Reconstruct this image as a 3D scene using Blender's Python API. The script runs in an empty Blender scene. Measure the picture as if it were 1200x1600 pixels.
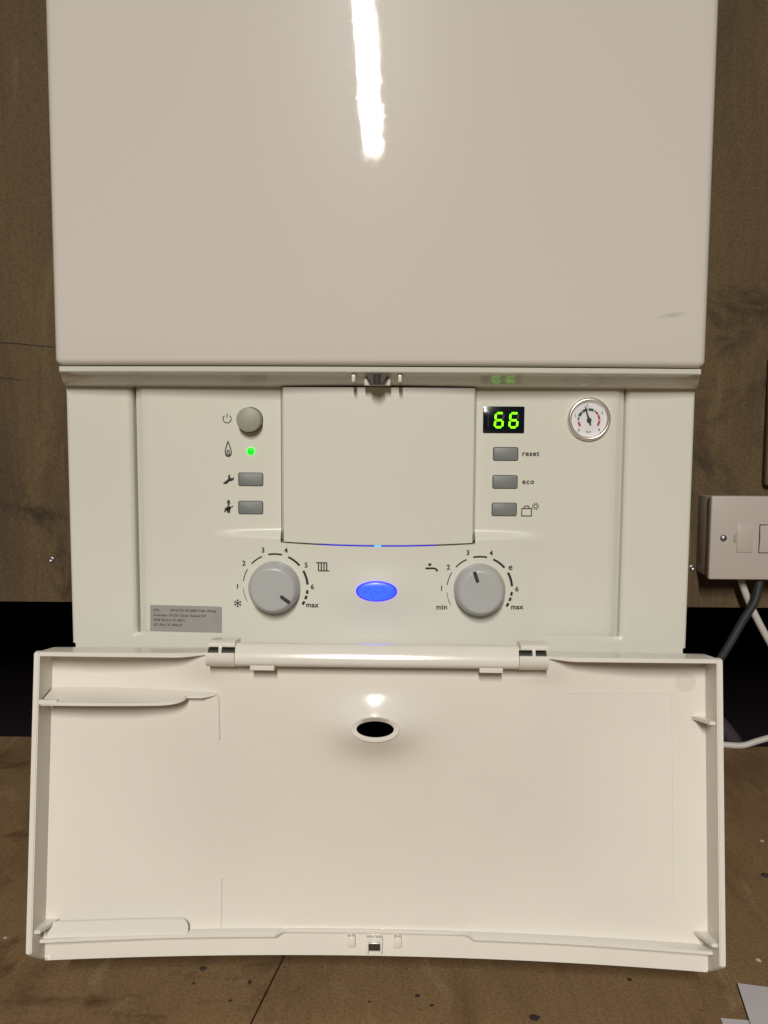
import bpy, bmesh, math, random
from mathutils import Vector, Matrix
random.seed(7)
S = 0.001                      # everything below is written in millimetres
sc = bpy.context.scene
COL = sc.collection

# ------------------------------------------------------------------ camera, world, lamp, exposure
cam_d = bpy.data.cameras.new('camera'); cam = bpy.data.objects.new('camera', cam_d); COL.objects.link(cam)
cam_d.sensor_fit = 'VERTICAL'; cam_d.sensor_height = 36.0; cam_d.lens = 1350.0 / 1600.0 * 36.0
cam_d.clip_start = 0.01; cam_d.clip_end = 60.0
pit, yaw, rol = 0.08917026, -0.0145575, 0.00555756
cp, sp, cy, sy = math.cos(pit), math.sin(pit), math.cos(yaw), math.sin(yaw)
fwd = Vector((sy * cp, cy * cp, -sp)); rgt = Vector((cy, -sy, 0)); upv = rgt.cross(fwd)
r2 = rgt * math.cos(rol) + upv * math.sin(rol); u2 = -rgt * math.sin(rol) + upv * math.cos(rol)
M = Matrix((r2, u2, -fwd)).transposed().to_4x4(); M.translation = Vector((0.01289315, -0.58805109, -0.04593016))
cam.matrix_world = M
sc.camera = cam

world = bpy.data.worlds.new('World'); sc.world = world; world.use_nodes = True
bg = world.node_tree.nodes['Background']
bg.inputs[0].default_value = (1.0, 0.80, 0.62, 1); bg.inputs[1].default_value = 0.035

ld = bpy.data.lights.new('tube_lamp', 'AREA'); ld.shape = 'RECTANGLE'; ld.size = 0.026; ld.size_y = 2.95
ld.energy = 364; ld.color = (1.0, 0.96, 0.89)
lamp = bpy.data.objects.new('tube_lamp', ld); COL.objects.link(lamp); lamp.location = (-0.180, -4.27, 1.95)

sc.view_settings.view_transform = 'Standard'; sc.view_settings.look = 'None'
sc.view_settings.exposure = 0; sc.view_settings.gamma = 1; sc.view_settings.use_curve_mapping = False
sc.render.engine = 'CYCLES'
sc.cycles.max_bounces = 6

# ------------------------------------------------------------------ materials
def lin(r, g, b):
    f = lambda c: (c / 255 / 12.92) if c / 255 <= 0.04045 else ((c / 255 + 0.055) / 1.055) ** 2.4
    return (f(r), f(g), f(b), 1)
def mat(name, col, rough=0.4, metal=0.0, spec=0.5, bump=None, vary=None, coat=0.0):
    m = bpy.data.materials.new(name); m.use_nodes = True; nt = m.node_tree; b = nt.nodes['Principled BSDF']
    b.inputs['Base Color'].default_value = (*col[:3], 1); b.inputs['Roughness'].default_value = rough
    b.inputs['Metallic'].default_value = metal; b.inputs['Specular IOR Level'].default_value = spec
    b.inputs['Coat Weight'].default_value = coat; b.inputs['Coat Roughness'].default_value = 0.08
    tc = nt.nodes.new('ShaderNodeTexCoord')
    if bump:
        scale, strength, dist = bump
        n = nt.nodes.new('ShaderNodeTexNoise'); n.inputs['Scale'].default_value = scale; n.inputs['Detail'].default_value = 2
        nt.links.new(tc.outputs['Object'], n.inputs['Vector'])
        bp = nt.nodes.new('ShaderNodeBump'); bp.inputs['Strength'].default_value = strength; bp.inputs['Distance'].default_value = dist
        nt.links.new(n.outputs['Fac'], bp.inputs['Height']); nt.links.new(bp.outputs['Normal'], b.inputs['Normal'])
        if coat: nt.links.new(bp.outputs['Normal'], b.inputs['Coat Normal'])
    if vary:
        scale, amt = vary
        n = nt.nodes.new('ShaderNodeTexNoise'); n.inputs['Scale'].default_value = scale; n.inputs['Detail'].default_value = 5
        nt.links.new(tc.outputs['Object'], n.inputs['Vector'])
        r = nt.nodes.new('ShaderNodeValToRGB')
        r.color_ramp.elements[0].position = 0.3; r.color_ramp.elements[1].position = 0.7
        r.color_ramp.elements[0].color = (*[c * (1 - amt) for c in col[:3]], 1); r.color_ramp.elements[1].color = (*[min(1, c * (1 + amt)) for c in col[:3]], 1)
        nt.links.new(n.outputs['Fac'], r.inputs['Fac']); nt.links.new(r.outputs['Color'], b.inputs['Base Color'])
    return m
def emit(name, col, strength, vary=None):
    m = bpy.data.materials.new(name); m.use_nodes = True; nt = m.node_tree; b = nt.nodes['Principled BSDF']
    b.inputs['Base Color'].default_value = (*[c * .3 for c in col[:3]], 1); b.inputs['Roughness'].default_value = 0.3
    b.inputs['Emission Color'].default_value = (*col[:3], 1); b.inputs['Emission Strength'].default_value = strength
    if vary:
        tc = nt.nodes.new('ShaderNodeTexCoord'); n = nt.nodes.new('ShaderNodeTexNoise'); n.inputs['Scale'].default_value = vary[0]
        nt.links.new(tc.outputs['Object'], n.inputs['Vector'])
        r = nt.nodes.new('ShaderNodeValToRGB'); r.color_ramp.elements[0].position = .35; r.color_ramp.elements[1].position = .7
        r.color_ramp.elements[0].color = (*col[:3], 1); r.color_ramp.elements[1].color = (*vary[1], 1)
        nt.links.new(n.outputs['Fac'], r.inputs['Fac']); nt.links.new(r.outputs['Color'], b.inputs['Emission Color'])
    return m

def steel_casing():
    m = mat('casing_enamel', (0.672, 0.628, 0.572), 0.018, bump=(620, 0.30, 0.000066), spec=0.30, coat=0.09)
    m.node_tree.nodes['Principled BSDF'].inputs['Coat Roughness'].default_value = 0.27
    nt = m.node_tree; b = nt.nodes['Principled BSDF']
    tc = nt.nodes['Texture Coordinate']
    # one grey scuff mark near the lower right corner
    mp = nt.nodes.new('ShaderNodeMapping'); mp.vector_type = 'TEXTURE'
    mp.inputs['Location'].default_value = (0.196, -0.0015, 0.0345); mp.inputs['Rotation'].default_value = (0, math.radians(-10), 0)
    mp.inputs['Scale'].default_value = (0.012, 0.5, 0.0022)
    nt.links.new(tc.outputs['Object'], mp.inputs['Vector'])
    ln = nt.nodes.new('ShaderNodeVectorMath'); ln.operation = 'LENGTH'; nt.links.new(mp.outputs['Vector'], ln.inputs[0])
    ns = nt.nodes.new('ShaderNodeTexNoise'); ns.inputs['Scale'].default_value = 300; ns.inputs['Detail'].default_value = 3
    nt.links.new(tc.outputs['Object'], ns.inputs['Vector'])
    ad = nt.nodes.new('ShaderNodeMath'); ad.operation = 'ADD'; nt.links.new(ln.outputs['Value'], ad.inputs[0]); nt.links.new(ns.outputs['Fac'], ad.inputs[1])
    mr = nt.nodes.new('ShaderNodeMapRange'); mr.inputs['From Min'].default_value = 0.6; mr.inputs['From Max'].default_value = 1.5
    mr.inputs['To Min'].default_value = 0.42; mr.inputs['To Max'].default_value = 0.0
    nt.links.new(ad.outputs[0], mr.inputs['Value'])
    mx = nt.nodes.new('ShaderNodeMix'); mx.data_type = 'RGBA'
    mx.inputs['A'].default_value = (0.672, 0.628, 0.572, 1); mx.inputs['B'].default_value = (0.26, 0.25, 0.225, 1)
    nt.links.new(mr.outputs['Result'], mx.inputs['Factor']); nt.links.new(mx.outputs['Result'], b.inputs['Base Color'])
    return m

def plywood(name, base, dark, lite, grain, stain, fibre=(2.5, 1, .5)):
    m = bpy.data.materials.new(name); m.use_nodes = True; nt = m.node_tree; b = nt.nodes['Principled BSDF']
    b.inputs['Roughness'].default_value = 0.75; b.inputs['Specular IOR Level'].default_value = 0.25
    tc = nt.nodes.new('ShaderNodeTexCoord')
    def noise(scale, detail, mapscale, rough=.6, dist=0.0):
        mp = nt.nodes.new('ShaderNodeMapping'); mp.inputs['Scale'].default_value = mapscale; mp.inputs['Rotation'].default_value = (0, 0, .25)
        nt.links.new(tc.outputs['Object'], mp.inputs['Vector'])
        n = nt.nodes.new('ShaderNodeTexNoise'); n.inputs['Scale'].default_value = scale; n.inputs['Detail'].default_value = detail
        n.inputs['Roughness'].default_value = rough; n.inputs['Distortion'].default_value = dist
        nt.links.new(mp.outputs['Vector'], n.inputs['Vector']); return n
    def mixc(fac, a, bcol, lo, hi):
        mr = nt.nodes.new('ShaderNodeMapRange'); mr.interpolation_type = 'SMOOTHSTEP'
        mr.inputs['From Min'].default_value = lo; mr.inputs['From Max'].default_value = hi
        nt.links.new(fac, mr.inputs['Value'])
        mx = nt.nodes.new('ShaderNodeMix'); mx.data_type = 'RGBA'; nt.links.new(mr.outputs['Result'], mx.inputs['Factor'])
        if isinstance(a, tuple): mx.inputs['A'].default_value = (*a, 1)
        else: nt.links.new(a, mx.inputs['A'])
        mx.inputs['B'].default_value = (*bcol, 1); return mx.outputs['Result']
    c = mixc(noise(6, 6, grain, .65, .4).outputs['Fac'], base, dark, .42, .72)
    c = mixc(noise(14, 4, grain, .6, .8).outputs['Fac'], c, lite, .55, .75)
    c = mixc(noise(*stain, (1, 1, 1), .7, .6).outputs['Fac'], c, tuple(x * .42 for x in dark), .54, .70)
    c = mixc(noise(160, 3, (1, 1, 1)).outputs['Fac'], c, tuple(x * .72 for x in base), .60, .78)
    nt.links.new(c, b.inputs['Base Color'])
    fib = tuple(g * k_ for g, k_ in zip(grain, fibre))
    c2 = mixc(noise(34, 5, fib, .7, .3).outputs['Fac'], (1, 1, 1), (.66, .62, .58), .46, .66)
    ml = nt.nodes.new('ShaderNodeMix'); ml.data_type = 'RGBA'; ml.blend_type = 'MULTIPLY'; ml.inputs['Factor'].default_value = .22
    nt.links.new(c, ml.inputs['A']); nt.links.new(c2, ml.inputs['B'])
    c3 = mixc(noise(420, 2, (1, 1, 1), .6).outputs['Fac'], (1.12, 1.10, 1.08), (.78, .76, .76), .38, .62)
    m3 = nt.nodes.new('ShaderNodeMix'); m3.data_type = 'RGBA'; m3.blend_type = 'MULTIPLY'; m3.inputs['Factor'].default_value = .7
    nt.links.new(ml.outputs['Result'], m3.inputs['A']); nt.links.new(c3, m3.inputs['B']); nt.links.new(m3.outputs['Result'], b.inputs['Base Color'])
    n = noise(90, 5, grain); bp = nt.nodes.new('ShaderNodeBump'); bp.inputs['Strength'].default_value = .5; bp.inputs['Distance'].default_value = .0008
    nt.links.new(n.outputs['Fac'], bp.inputs['Height']); nt.links.new(bp.outputs['Normal'], b.inputs['Normal'])
    return m

M_CASE = steel_casing()
M_PLA = mat('white_plastic', (0.702, 0.692, 0.610), 0.28, bump=(1500, 0.10, 0.0003), vary=(9, 0.015))
M_LEDGE = mat('ledge_plastic', (0.65, 0.638, 0.56), 0.12, bump=(1500, 0.03, 0.0003))
M_DOOR = mat('flap_plastic', (0.765, 0.728, 0.662), 0.15, bump=(1300, 0.08, 0.0003), vary=(11, 0.022))
M_EJ = mat('ejector_plastic', (0.64, 0.605, 0.54), 0.5)
M_BTN = mat('button_grey', (0.188, 0.200, 0.195), 0.45, bump=(1500, 0.1, 0.0002))
M_PBTN = mat('power_button_grey', (0.330, 0.335, 0.270), 0.5)
M_KNOB = mat('knob_grey', (0.445, 0.452, 0.445), 0.30, bump=(1500, 0.06, 0.0002))
M_INK = mat('black_ink', (0.014, 0.013, 0.012), 0.6)
M_FINE = mat('label_ink', (0.04, 0.038, 0.036), 0.7)
M_MARK = mat('pointer_black', (0.03, 0.03, 0.032), 0.5)
M_DARK = mat('dark_recess', (0.012, 0.011, 0.010), 0.8)
M_LATCH = mat('latch_dark', (0.035, 0.03, 0.025), 0.45)
M_LPIN = mat('latch_pin_grey', (0.10, 0.09, 0.085), 0.3, metal=.4)
M_CHROME = mat('chrome', (0.86, 0.83, 0.76), 0.36, metal=1.0)
M_DIAL = mat('dial_white', (0.80, 0.80, 0.82), 0.5)
M_GRN = mat('dial_green', (0.018, 0.085, 0.038), 0.6)
M_RED = mat('dial_red', (0.42, 0.045, 0.075), 0.6)
M_DINK = mat('dial_ink', (0.06, 0.06, 0.065), 0.6)
M_LABEL = mat('label_silver', (0.34, 0.325, 0.305), 0.45, vary=(60, .06))
M_WIN = mat('display_window', (0.006, 0.008, 0.014), 0.12)
M_OFF = mat('segment_unlit', (0.035, 0.045, 0.035), 0.5)
M_DIG = emit('digit_green', (0.115, 1.0, 0.0), 5.0)
M_LED = emit('led_green', (0.0, 1.0, 0.012), 1.6)
M_BLUE = emit('status_blue', (0.0045, 0.0135, 1.0), 10.0, vary=(330, (0.0065, 0.019, 1.0)))
M_VIOL = emit('status_violet', (0.035, 0.004, 1.0), 2.0)
M_STRIP = emit('strip_blue', (0.05, 0.03, 1.0), 0.6)
M_CYAN = emit('strip_cyan', (0.06, 0.55, 1.0), 1.5)
M_SPUR = mat('spur_white', (0.56, 0.50, 0.45), 0.35, bump=(900, .05, .0002))
M_BOX = mat('back_box_grey', (0.40, 0.36, 0.31), 0.4)
M_WCAB = mat('white_cable_sheath', (0.60, 0.57, 0.52), 0.5, bump=(400, .1, .0003))
M_GCAB = mat('grey_cable_sheath', (0.035, 0.036, 0.042), 0.5)
M_PIPE = mat('dark_lagging', (0.045, 0.035, 0.045), 0.8)
M_PAPER = mat('paper_white', (0.62, 0.58, 0.60), 0.8, vary=(30, .04))
M_CHIP = mat('dark_chip', (0.034, 0.024, 0.022), 0.9)
M_CRUMB = mat('pale_crumb', (0.45, 0.38, 0.30), 0.9)
M_SCREW = mat('screw_steel', (0.40, 0.40, 0.43), 0.42, metal=1.0)
M_VOID = mat('void_shade_black', (0.020, 0.014, 0.019), 1.0, spec=0.0)  # near-black colour carries the darkness of the unlit gap
M_WALL = plywood('wall_plywood', (0.140, 0.096, 0.048), (0.094, 0.062, 0.038), (0.172, 0.126, 0.062), (2.2, 1, .45), (5.0, 5))
M_FLOOR = plywood('floor_plywood', (0.268, 0.172, 0.084), (0.180, 0.106, 0.054), (0.345, 0.245, 0.128), (2.6, .8, 1), (7.0, 5), (2.5, .5, 1))
M_BLOCK = plywood('block_wood', (0.150, 0.105, 0.050), (0.12, 0.08, 0.04), (0.17, 0.12, 0.06), (3, 1, .6), (4, 3))
def glass():
    m = bpy.data.materials.new('gauge_glass'); m.use_nodes = True; nt = m.node_tree; nt.nodes.clear()
    o = nt.nodes.new('ShaderNodeOutputMaterial'); mx = nt.nodes.new('ShaderNodeMixShader'); t = nt.nodes.new('ShaderNodeBsdfTransparent'); g = nt.nodes.new('ShaderNodeBsdfGlossy')
    g.inputs['Roughness'].default_value = 0.04; mx.inputs[0].default_value = 0.05
    nt.links.new(t.outputs[0], mx.inputs[1]); nt.links.new(g.outputs[0], mx.inputs[2]); nt.links.new(mx.outputs[0], o.inputs['Surface']); return m
M_GLASS = glass()

# ------------------------------------------------------------------ building helpers
class MB:
    def __init__(s): s.v = []; s.f = []
    def add(s, vs, fs):
        o = len(s.v); s.v += [tuple(p) for p in vs]; s.f += [tuple(i + o for i in f) for f in fs]; return s
    def prism(s, pts, axis, a, b):
        """pts: outline in the two other axes (cyclic order kept), extruded along axis from a to b"""
        def P(p, t):
            return {'x': (t, p[0], p[1]), 'y': (p[0], t, p[1]), 'z': (p[0], p[1], t)}[axis]
        n = len(pts); vs = [P(p, a) for p in pts] + [P(p, b) for p in pts]
        fs = [tuple(range(n)), tuple(range(2 * n - 1, n - 1, -1))] + [(i, i + n, (i + 1) % n + n, (i + 1) % n) for i in range(n)]
        return s.add(vs, fs)
    def rbox(s, x0, x1, y0, y1, z0, z1, r=0.0, seg=2):
        bm = bmesh.new(); bmesh.ops.create_cube(bm, size=1)
        for v in bm.verts: v.co = Vector(((x0 + x1) / 2 + v.co.x * (x1 - x0), (y0 + y1) / 2 + v.co.y * (y1 - y0), (z0 + z1) / 2 + v.co.z * (z1 - z0)))
        if r > 0: bmesh.ops.bevel(bm, geom=list(bm.edges), offset=r, segments=seg, affect='EDGES', profile=.5)
        bm.verts.index_update(); s.add([v.co[:] for v in bm.verts], [[v.index for v in f.verts] for f in bm.faces]); bm.free(); return s
    def lathe(s, prof, c, n=48, sx=1.0, sz=1.0):
        """profile of (radius, y) turned about the y axis through c=(x,z); ends closed when radius is 0"""
        o = len(s.v)
        for (r, y) in prof:
            for k in range(n):
                a = 2 * math.pi * k / n; s.v.append((c[0] + r * sx * math.cos(a), y, c[1] + r * sz * math.sin(a)))
        for i in range(len(prof) - 1):
            for k in range(n):
                k2 = (k + 1) % n; s.f.append((o + i * n + k, o + i * n + k2, o + (i + 1) * n + k2, o + (i + 1) * n + k))
        return s
    def tube(s, path, r, n=12, cap=True):
        P = [Vector(p) for p in path]; o = len(s.v); up = Vector((0.13, 0.31, 0.94))
        for i, p in enumerate(P):
            t = (P[min(i + 1, len(P) - 1)] - P[max(i - 1, 0)]).normalized()
            a = t.cross(up).normalized(); b = a.cross(t).normalized()
            for k in range(n):
                q = 2 * math.pi * k / n; s.v.append(tuple(p + a * r * math.cos(q) + b * r * math.sin(q)))
        for i in range(len(P) - 1):
            for k in range(n):
                k2 = (k + 1) % n; s.f.append((o + i * n + k, o + i * n + k2, o + (i + 1) * n + k2, o + (i + 1) * n + k))
        if cap: s.f.append(tuple(o + k for k in range(n))); s.f.append(tuple(o + (len(P) - 1) * n + k for k in range(n)))
        return s
    def field(s, xs, zs, f, keep=None, back=None, warp=None):
        """sheet y=f(x,z) over a grid, its open borders drawn back to y=back"""
        o = len(s.v); nx, nz = len(xs), len(zs)
        for z in zs:
            for x in xs:
                zz = warp(x, z) if warp else z; s.v.append((x, f(x, zz), zz))
        edges = {}
        for j in range(nz - 1):
            for i in range(nx - 1):
                if keep and not keep((xs[i] + xs[i + 1]) / 2, (zs[j] + zs[j + 1]) / 2): continue
                q = (o + j * nx + i, o + j * nx + i + 1, o + (j + 1) * nx + i + 1, o + (j + 1) * nx + i); s.f.append(q)
                for k in range(4):
                    e = (q[k], q[(k + 1) % 4]); key = tuple(sorted(e)); edges[key] = None if key in edges else e
        if back is not None:
            mp = {}
            for e in edges.values():
                if e is None: continue
                for v in e:
                    if v not in mp: mp[v] = len(s.v); s.v.append((s.v[v][0], back, s.v[v][2]))
                s.f.append((e[1], e[0], mp[e[0]], mp[e[1]]))
        return s
    def build(s, name, m, parent=None, smooth=30, weld=True):
        me = bpy.data.meshes.new(name); me.from_pydata([(x * S, y * S, z * S) for x, y, z in s.v], [], s.f)
        bm = bmesh.new(); bm.from_mesh(me)
        if weld: bmesh.ops.remove_doubles(bm, verts=bm.verts, dist=2e-6)
        bmesh.ops.recalc_face_normals(bm, faces=bm.faces); bm.to_mesh(me); bm.free()
        if smooth:
            for p in me.polygons: p.use_smooth = True
            me.set_sharp_from_angle(angle=math.radians(smooth))
        me.materials.append(m)
        return link(bpy.data.objects.new(name, me), parent)
def link(o, parent=None):
    COL.objects.link(o)
    if parent is not None:
        o.parent = parent
        if not parent.get('local'): o.matrix_parent_inverse = Matrix.Translation(parent.location).inverted()
    return o
def tag(o, label=None, cat=None, group=None, kind=None):
    for k, v in (('label', label), ('category', cat), ('group', group), ('kind', kind)):
        if v: o[k] = v
    return o
def thing(name, loc, label, cat, group=None):
    o = bpy.data.objects.new(name, None); COL.objects.link(o); o.location = [c * S for c in loc]; o.empty_display_size = .02
    return tag(o, label, cat, group)
def ss(a, b, x):
    t = max(0.0, min(1.0, (x - a) / (b - a))); return t * t * (3 - 2 * t)
def grid(a, b, step, extra=()):
    n = max(1, round((b - a) / step)); g = [a + (b - a) * i / n for i in range(n + 1)]
    g = [x for x in g if all(abs(x - e) > step * .35 for e in extra)] + [e for e in extra if a <= e <= b]
    return sorted(set(round(x, 4) for x in g))
def spline(pts, n=8):
    out = []; P = [Vector(p) for p in pts]
    for i in range(len(P) - 1):
        p0, p1, p2, p3 = P[max(i - 1, 0)], P[i], P[i + 1], P[min(i + 2, len(P) - 1)]
        for k in range(n):
            t = k / n; out.append(.5 * ((2 * p1) + (p2 - p0) * t + (2 * p0 - 5 * p1 + 4 * p2 - p3) * t * t + (3 * p1 - p0 - 3 * p2 + p3) * t ** 3))
    out.append(P[-1]); return out

class Flat:
    """flat print: 2-D shapes in millimetres laid on a surface y=f(x,z), a hair proud of it"""
    def __init__(s): s.v = []; s.f = []
    def poly(s, pts):
        o = len(s.v); s.v += [tuple(p) for p in pts]; s.f.append(tuple(range(o, o + len(pts)))); return s
    def rect(s, x0, z0, x1, z1): return s.poly([(x0, z0), (x1, z0), (x1, z1), (x0, z1)])
    def ring(s, c, r0, r1, a0, a1, n=None):
        n = n or max(3, int(abs(a1 - a0) / 6)); A = [math.radians(a0 + (a1 - a0) * i / n) for i in range(n + 1)]
        for i in range(n):
            s.poly([(c[0] + r0 * math.cos(A[i]), c[1] + r0 * math.sin(A[i])), (c[0] + r1 * math.cos(A[i]), c[1] + r1 * math.sin(A[i])),
                    (c[0] + r1 * math.cos(A[i + 1]), c[1] + r1 * math.sin(A[i + 1])), (c[0] + r0 * math.cos(A[i + 1]), c[1] + r0 * math.sin(A[i + 1]))])
        return s
    def disc(s, c, r, n=24): return s.poly([(c[0] + r * math.cos(2 * math.pi * k / n), c[1] + r * math.sin(2 * math.pi * k / n)) for k in range(n)])
    def stroke(s, pts, w, closed=False):
        w *= 1.35
        P = [Vector(p) for p in pts]; n = len(P); L = []; R = []
        for i in range(n):
            a = P[(i - 1) % n] if closed or i > 0 else P[i]; b = P[(i + 1) % n] if closed or i < n - 1 else P[i]
            d1 = (P[i] - a); d2 = (b - P[i]); d1 = d1.normalized() if d1.length else d2.normalized(); d2 = d2.normalized() if d2.length else d1
            n1 = Vector((-d1.y, d1.x)); n2 = Vector((-d2.y, d2.x)); m = (n1 + n2)
            m = m.normalized() if m.length > 1e-6 else n1; k = min(2.0, 1 / max(.3, m.dot(n1)))
            L.append(P[i] + m * w / 2 * k); R.append(P[i] - m * w / 2 * k)
        for i in range(n if closed else n - 1):
            j = (i + 1) % n; s.poly([L[i], L[j], R[j], R[i]])
        return s
    def text(s, body, c, size, bold=.02, align='CENTER', rot=0, space=1.0):
        cu = bpy.data.curves.new('t', 'FONT'); cu.body = body; cu.size = 1; cu.offset = bold; cu.align_x = align; cu.resolution_u = 3; cu.space_character = space
        ob = bpy.data.objects.new('t', cu); COL.objects.link(ob); bpy.context.view_layer.update()
        me = bpy.data.meshes.new_from_object(ob.evaluated_get(bpy.context.evaluated_depsgraph_get()))
        o = len(s.v); cr, sr = math.cos(rot), math.sin(rot)
        for v in me.vertices:
            x, y = v.co.x * size, (v.co.y - .34) * size; s.v.append((c[0] + x * cr - y * sr, c[1] + x * sr + y * cr))
        for p in me.polygons: s.f.append(tuple(o + i for i in p.vertices))
        bpy.data.objects.remove(ob); bpy.data.curves.remove(cu); bpy.data.meshes.remove(me); return s
    def build(s, name, m, f, parent, lift=.22):
        mb = MB(); mb.add([(x, f(x, z) - lift, z) for x, z in s.v], s.f)
        o = mb.build(name, m, parent, smooth=0, weld=False)
        bm = bmesh.new(); bm.from_mesh(o.data)
        for fc in bm.faces:
            if fc.normal.y > 0: fc.normal_flip()
        bm.to_mesh(o.data); bm.free(); return o

# ------------------------------------------------------------------ the setting
def structure(name, mb, m, parent=None, smooth=0):
    o = mb.build(name, m, parent, smooth); 
    if parent is None: o['kind'] = 'structure'
    return o
FZ = -431.0
FK = (431 - 45.93) / (420 - 45.93)
def fx(x, y): return (12.9 + (x - 12.9) * FK, -588 + (y + 588) * FK)
wall = structure('wall', MB().rbox(-1100, 1100, 365, 383, -235, 900), M_WALL)
# two open grain splits in the plywood left of the boiler
def split(pts, w):
    f = Flat(); n = len(pts)
    for i in range(n - 1):
        w0, w1 = [w * (1 - abs(2 * t / (n - 1) - 1) ** 3) + .15 for t in (i, i + 1)]
        f.poly([(pts[i][0], pts[i][1] - w0 / 2), (pts[i + 1][0], pts[i + 1][1] - w1 / 2), (pts[i + 1][0], pts[i + 1][1] + w1 / 2), (pts[i][0], pts[i][1] + w0 / 2)])
    f.build('grain_split', M_CHIP, lambda x, z: 365, wall, .3)
split([(-470, 56), (-445, 54), (-423, 52.4), (-400, 51), (-380, 48.8), (-362, 47.8), (-340, 47.5)], 1.0)
split([(-460, 17), (-440, 16), (-424, 14.2), (-410, 13.1), (-397, 11.8)], .8)

floor = structure('floor', MB().rbox(-1100, 1100, -1500, 470, FZ - 40, FZ - 20), M_VOID)
sk = math.tan(math.radians(9.9))
def board(p): MB().prism(p, 'z', FZ - 20, FZ).build('floor_board', M_FLOOR, floor, 0)
seam = lambda y, d: (-67.6 + (y - 22) * .165 + d, y)
board([(-1100, -1500), seam(-1500, -.75), seam(474, -.75), (-1100, 474)])
board([seam(-1500, .75), (1100, -1500), (1100, 462), seam(470, .75)])
structure('void_backdrop', MB().rbox(-1300, 1300, 980, 1000, -900, 900), M_VOID)  # black backdrop added to stand in for the unlit gap
structure('pit', MB().rbox(-1300, 1300, 380, 990, -720, -700).rbox(-1320, -1300, 380, 990, -720, 900).rbox(1300, 1320, 380, 990, -720, 900).rbox(-1300, 1300, 384, 990, 880, 900), M_VOID)  # black box added round the gap to keep light out

# ------------------------------------------------------------------ the boiler
boiler = thing('gas_boiler', (0, 200, -199), 'white wall hung gas boiler with its control flap hanging open', 'boiler')

# casing: bowed front, rounded lower edge
def bow(x, d, half): return -d * (1 - (x / half) ** 2)
out = []
for i in range(41):
    x = -214 + 428 * i / 40; out.append((x, bow(x, 8, 220)))
yb = bow(214, 8, 220)
arc = [(214 + 6 * math.sin(a), yb + 6 - 6 * math.cos(a)) for a in [math.radians(d) for d in (15, 30, 45, 60, 75, 90)]]
arcL = [(-x, y) for x, y in reversed(arc)]
outline = [(-220, 365)] + arcL + out + arc + [(220, 365)]
def inset(d):
    r = []
    for i, (x, y) in enumerate(outline):
        a = Vector(outline[max(i - 1, 0)]); b = Vector(outline[min(i + 1, len(outline) - 1)]); t = (b - a).normalized()
        r.append((x - t.y * d, y + t.x * d))
    return r
rings = []
for k in range(7):
    a = math.radians(90 * k / 6); rings.append((inset(4.5 * (1 - math.sin(a))), 4.5 * (1 - math.cos(a))))
for z in (30, 120, 240, 360, 480, 620): rings.append((outline, z))
mb = MB(); n = len(outline)
for ring, z in rings: mb.v += [(x, y, z) for x, y in ring]
for j in range(len(rings) - 1):
    for i in range(n - 1): mb.f.append((j * n + i, j * n + i + 1, (j + 1) * n + i + 1, (j + 1) * n + i))
mb.f.append(tuple(range(n)))
casing = mb.build('casing', M_CASE, boiler, 40)

# sloping ledge under the casing
def ledge_y(x): return .8 + bow(x, 7, 216)
mb = MB(); N = 36; LP = 14
for i in range(N + 1):
    t = -1 + 2 * i / N; xf, xb = 216.5 * t, 220.6 * t; y0 = ledge_y(xf)
    mb.v += [(xb, 60, -0.9), (xf, y0 + .5, -0.9), (xf, y0, -1.3), (xf, y0, -4.0), (xf, y0 + .5, -4.6)] + \
            [(xf + (xb - xf) * t_, y0 + (22.4 - y0) * t_, -4.7 - 8.7 * q_) for t_, q_ in ((.12, .03), (.21, .09), (.28, .20), (.40, .43), (.52, .66), (.60, .78), (.72, .88), (1, 1))] + [(xb, 60, -13.4)]
for i in range(N):
    for k in range(LP - 1): mb.f.append((i * LP + k, i * LP + k + 1, (i + 1) * LP + k + 1, (i + 1) * LP + k))
mb.f += [tuple(range(LP)), tuple(N * LP + k for k in range(LP))]
ledge = mb.build('ledge', M_LEDGE, boiler, 25)
MB().rbox(-9.6, 8.2, 1.5, 18, -12.6, -8.2, .5).build('catch_block', M_PLA, ledge)
MB().prism([(-9.2, -3.6), (7.6, -3.6), (3.6, -10.4), (2.4, -12.2), (-4.2, -12.2), (-5.4, -10.4)], 'y', -5.6, 6).build('latch_slot', M_LATCH, ledge, 0)
MB().tube([(-.8, -7.0, -5.2), (-.8, -6.4, -8), (-.8, -5.2, -11.6)], 2.5, 16).build('latch_pin', M_LPIN, ledge)
for x in (-16.6, 14.6): MB().rbox(x - 1.2, x + 1.2, -3.4, 8, -10.6, -5.7, .3).build('guide_tab', M_PLA, ledge)

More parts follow.
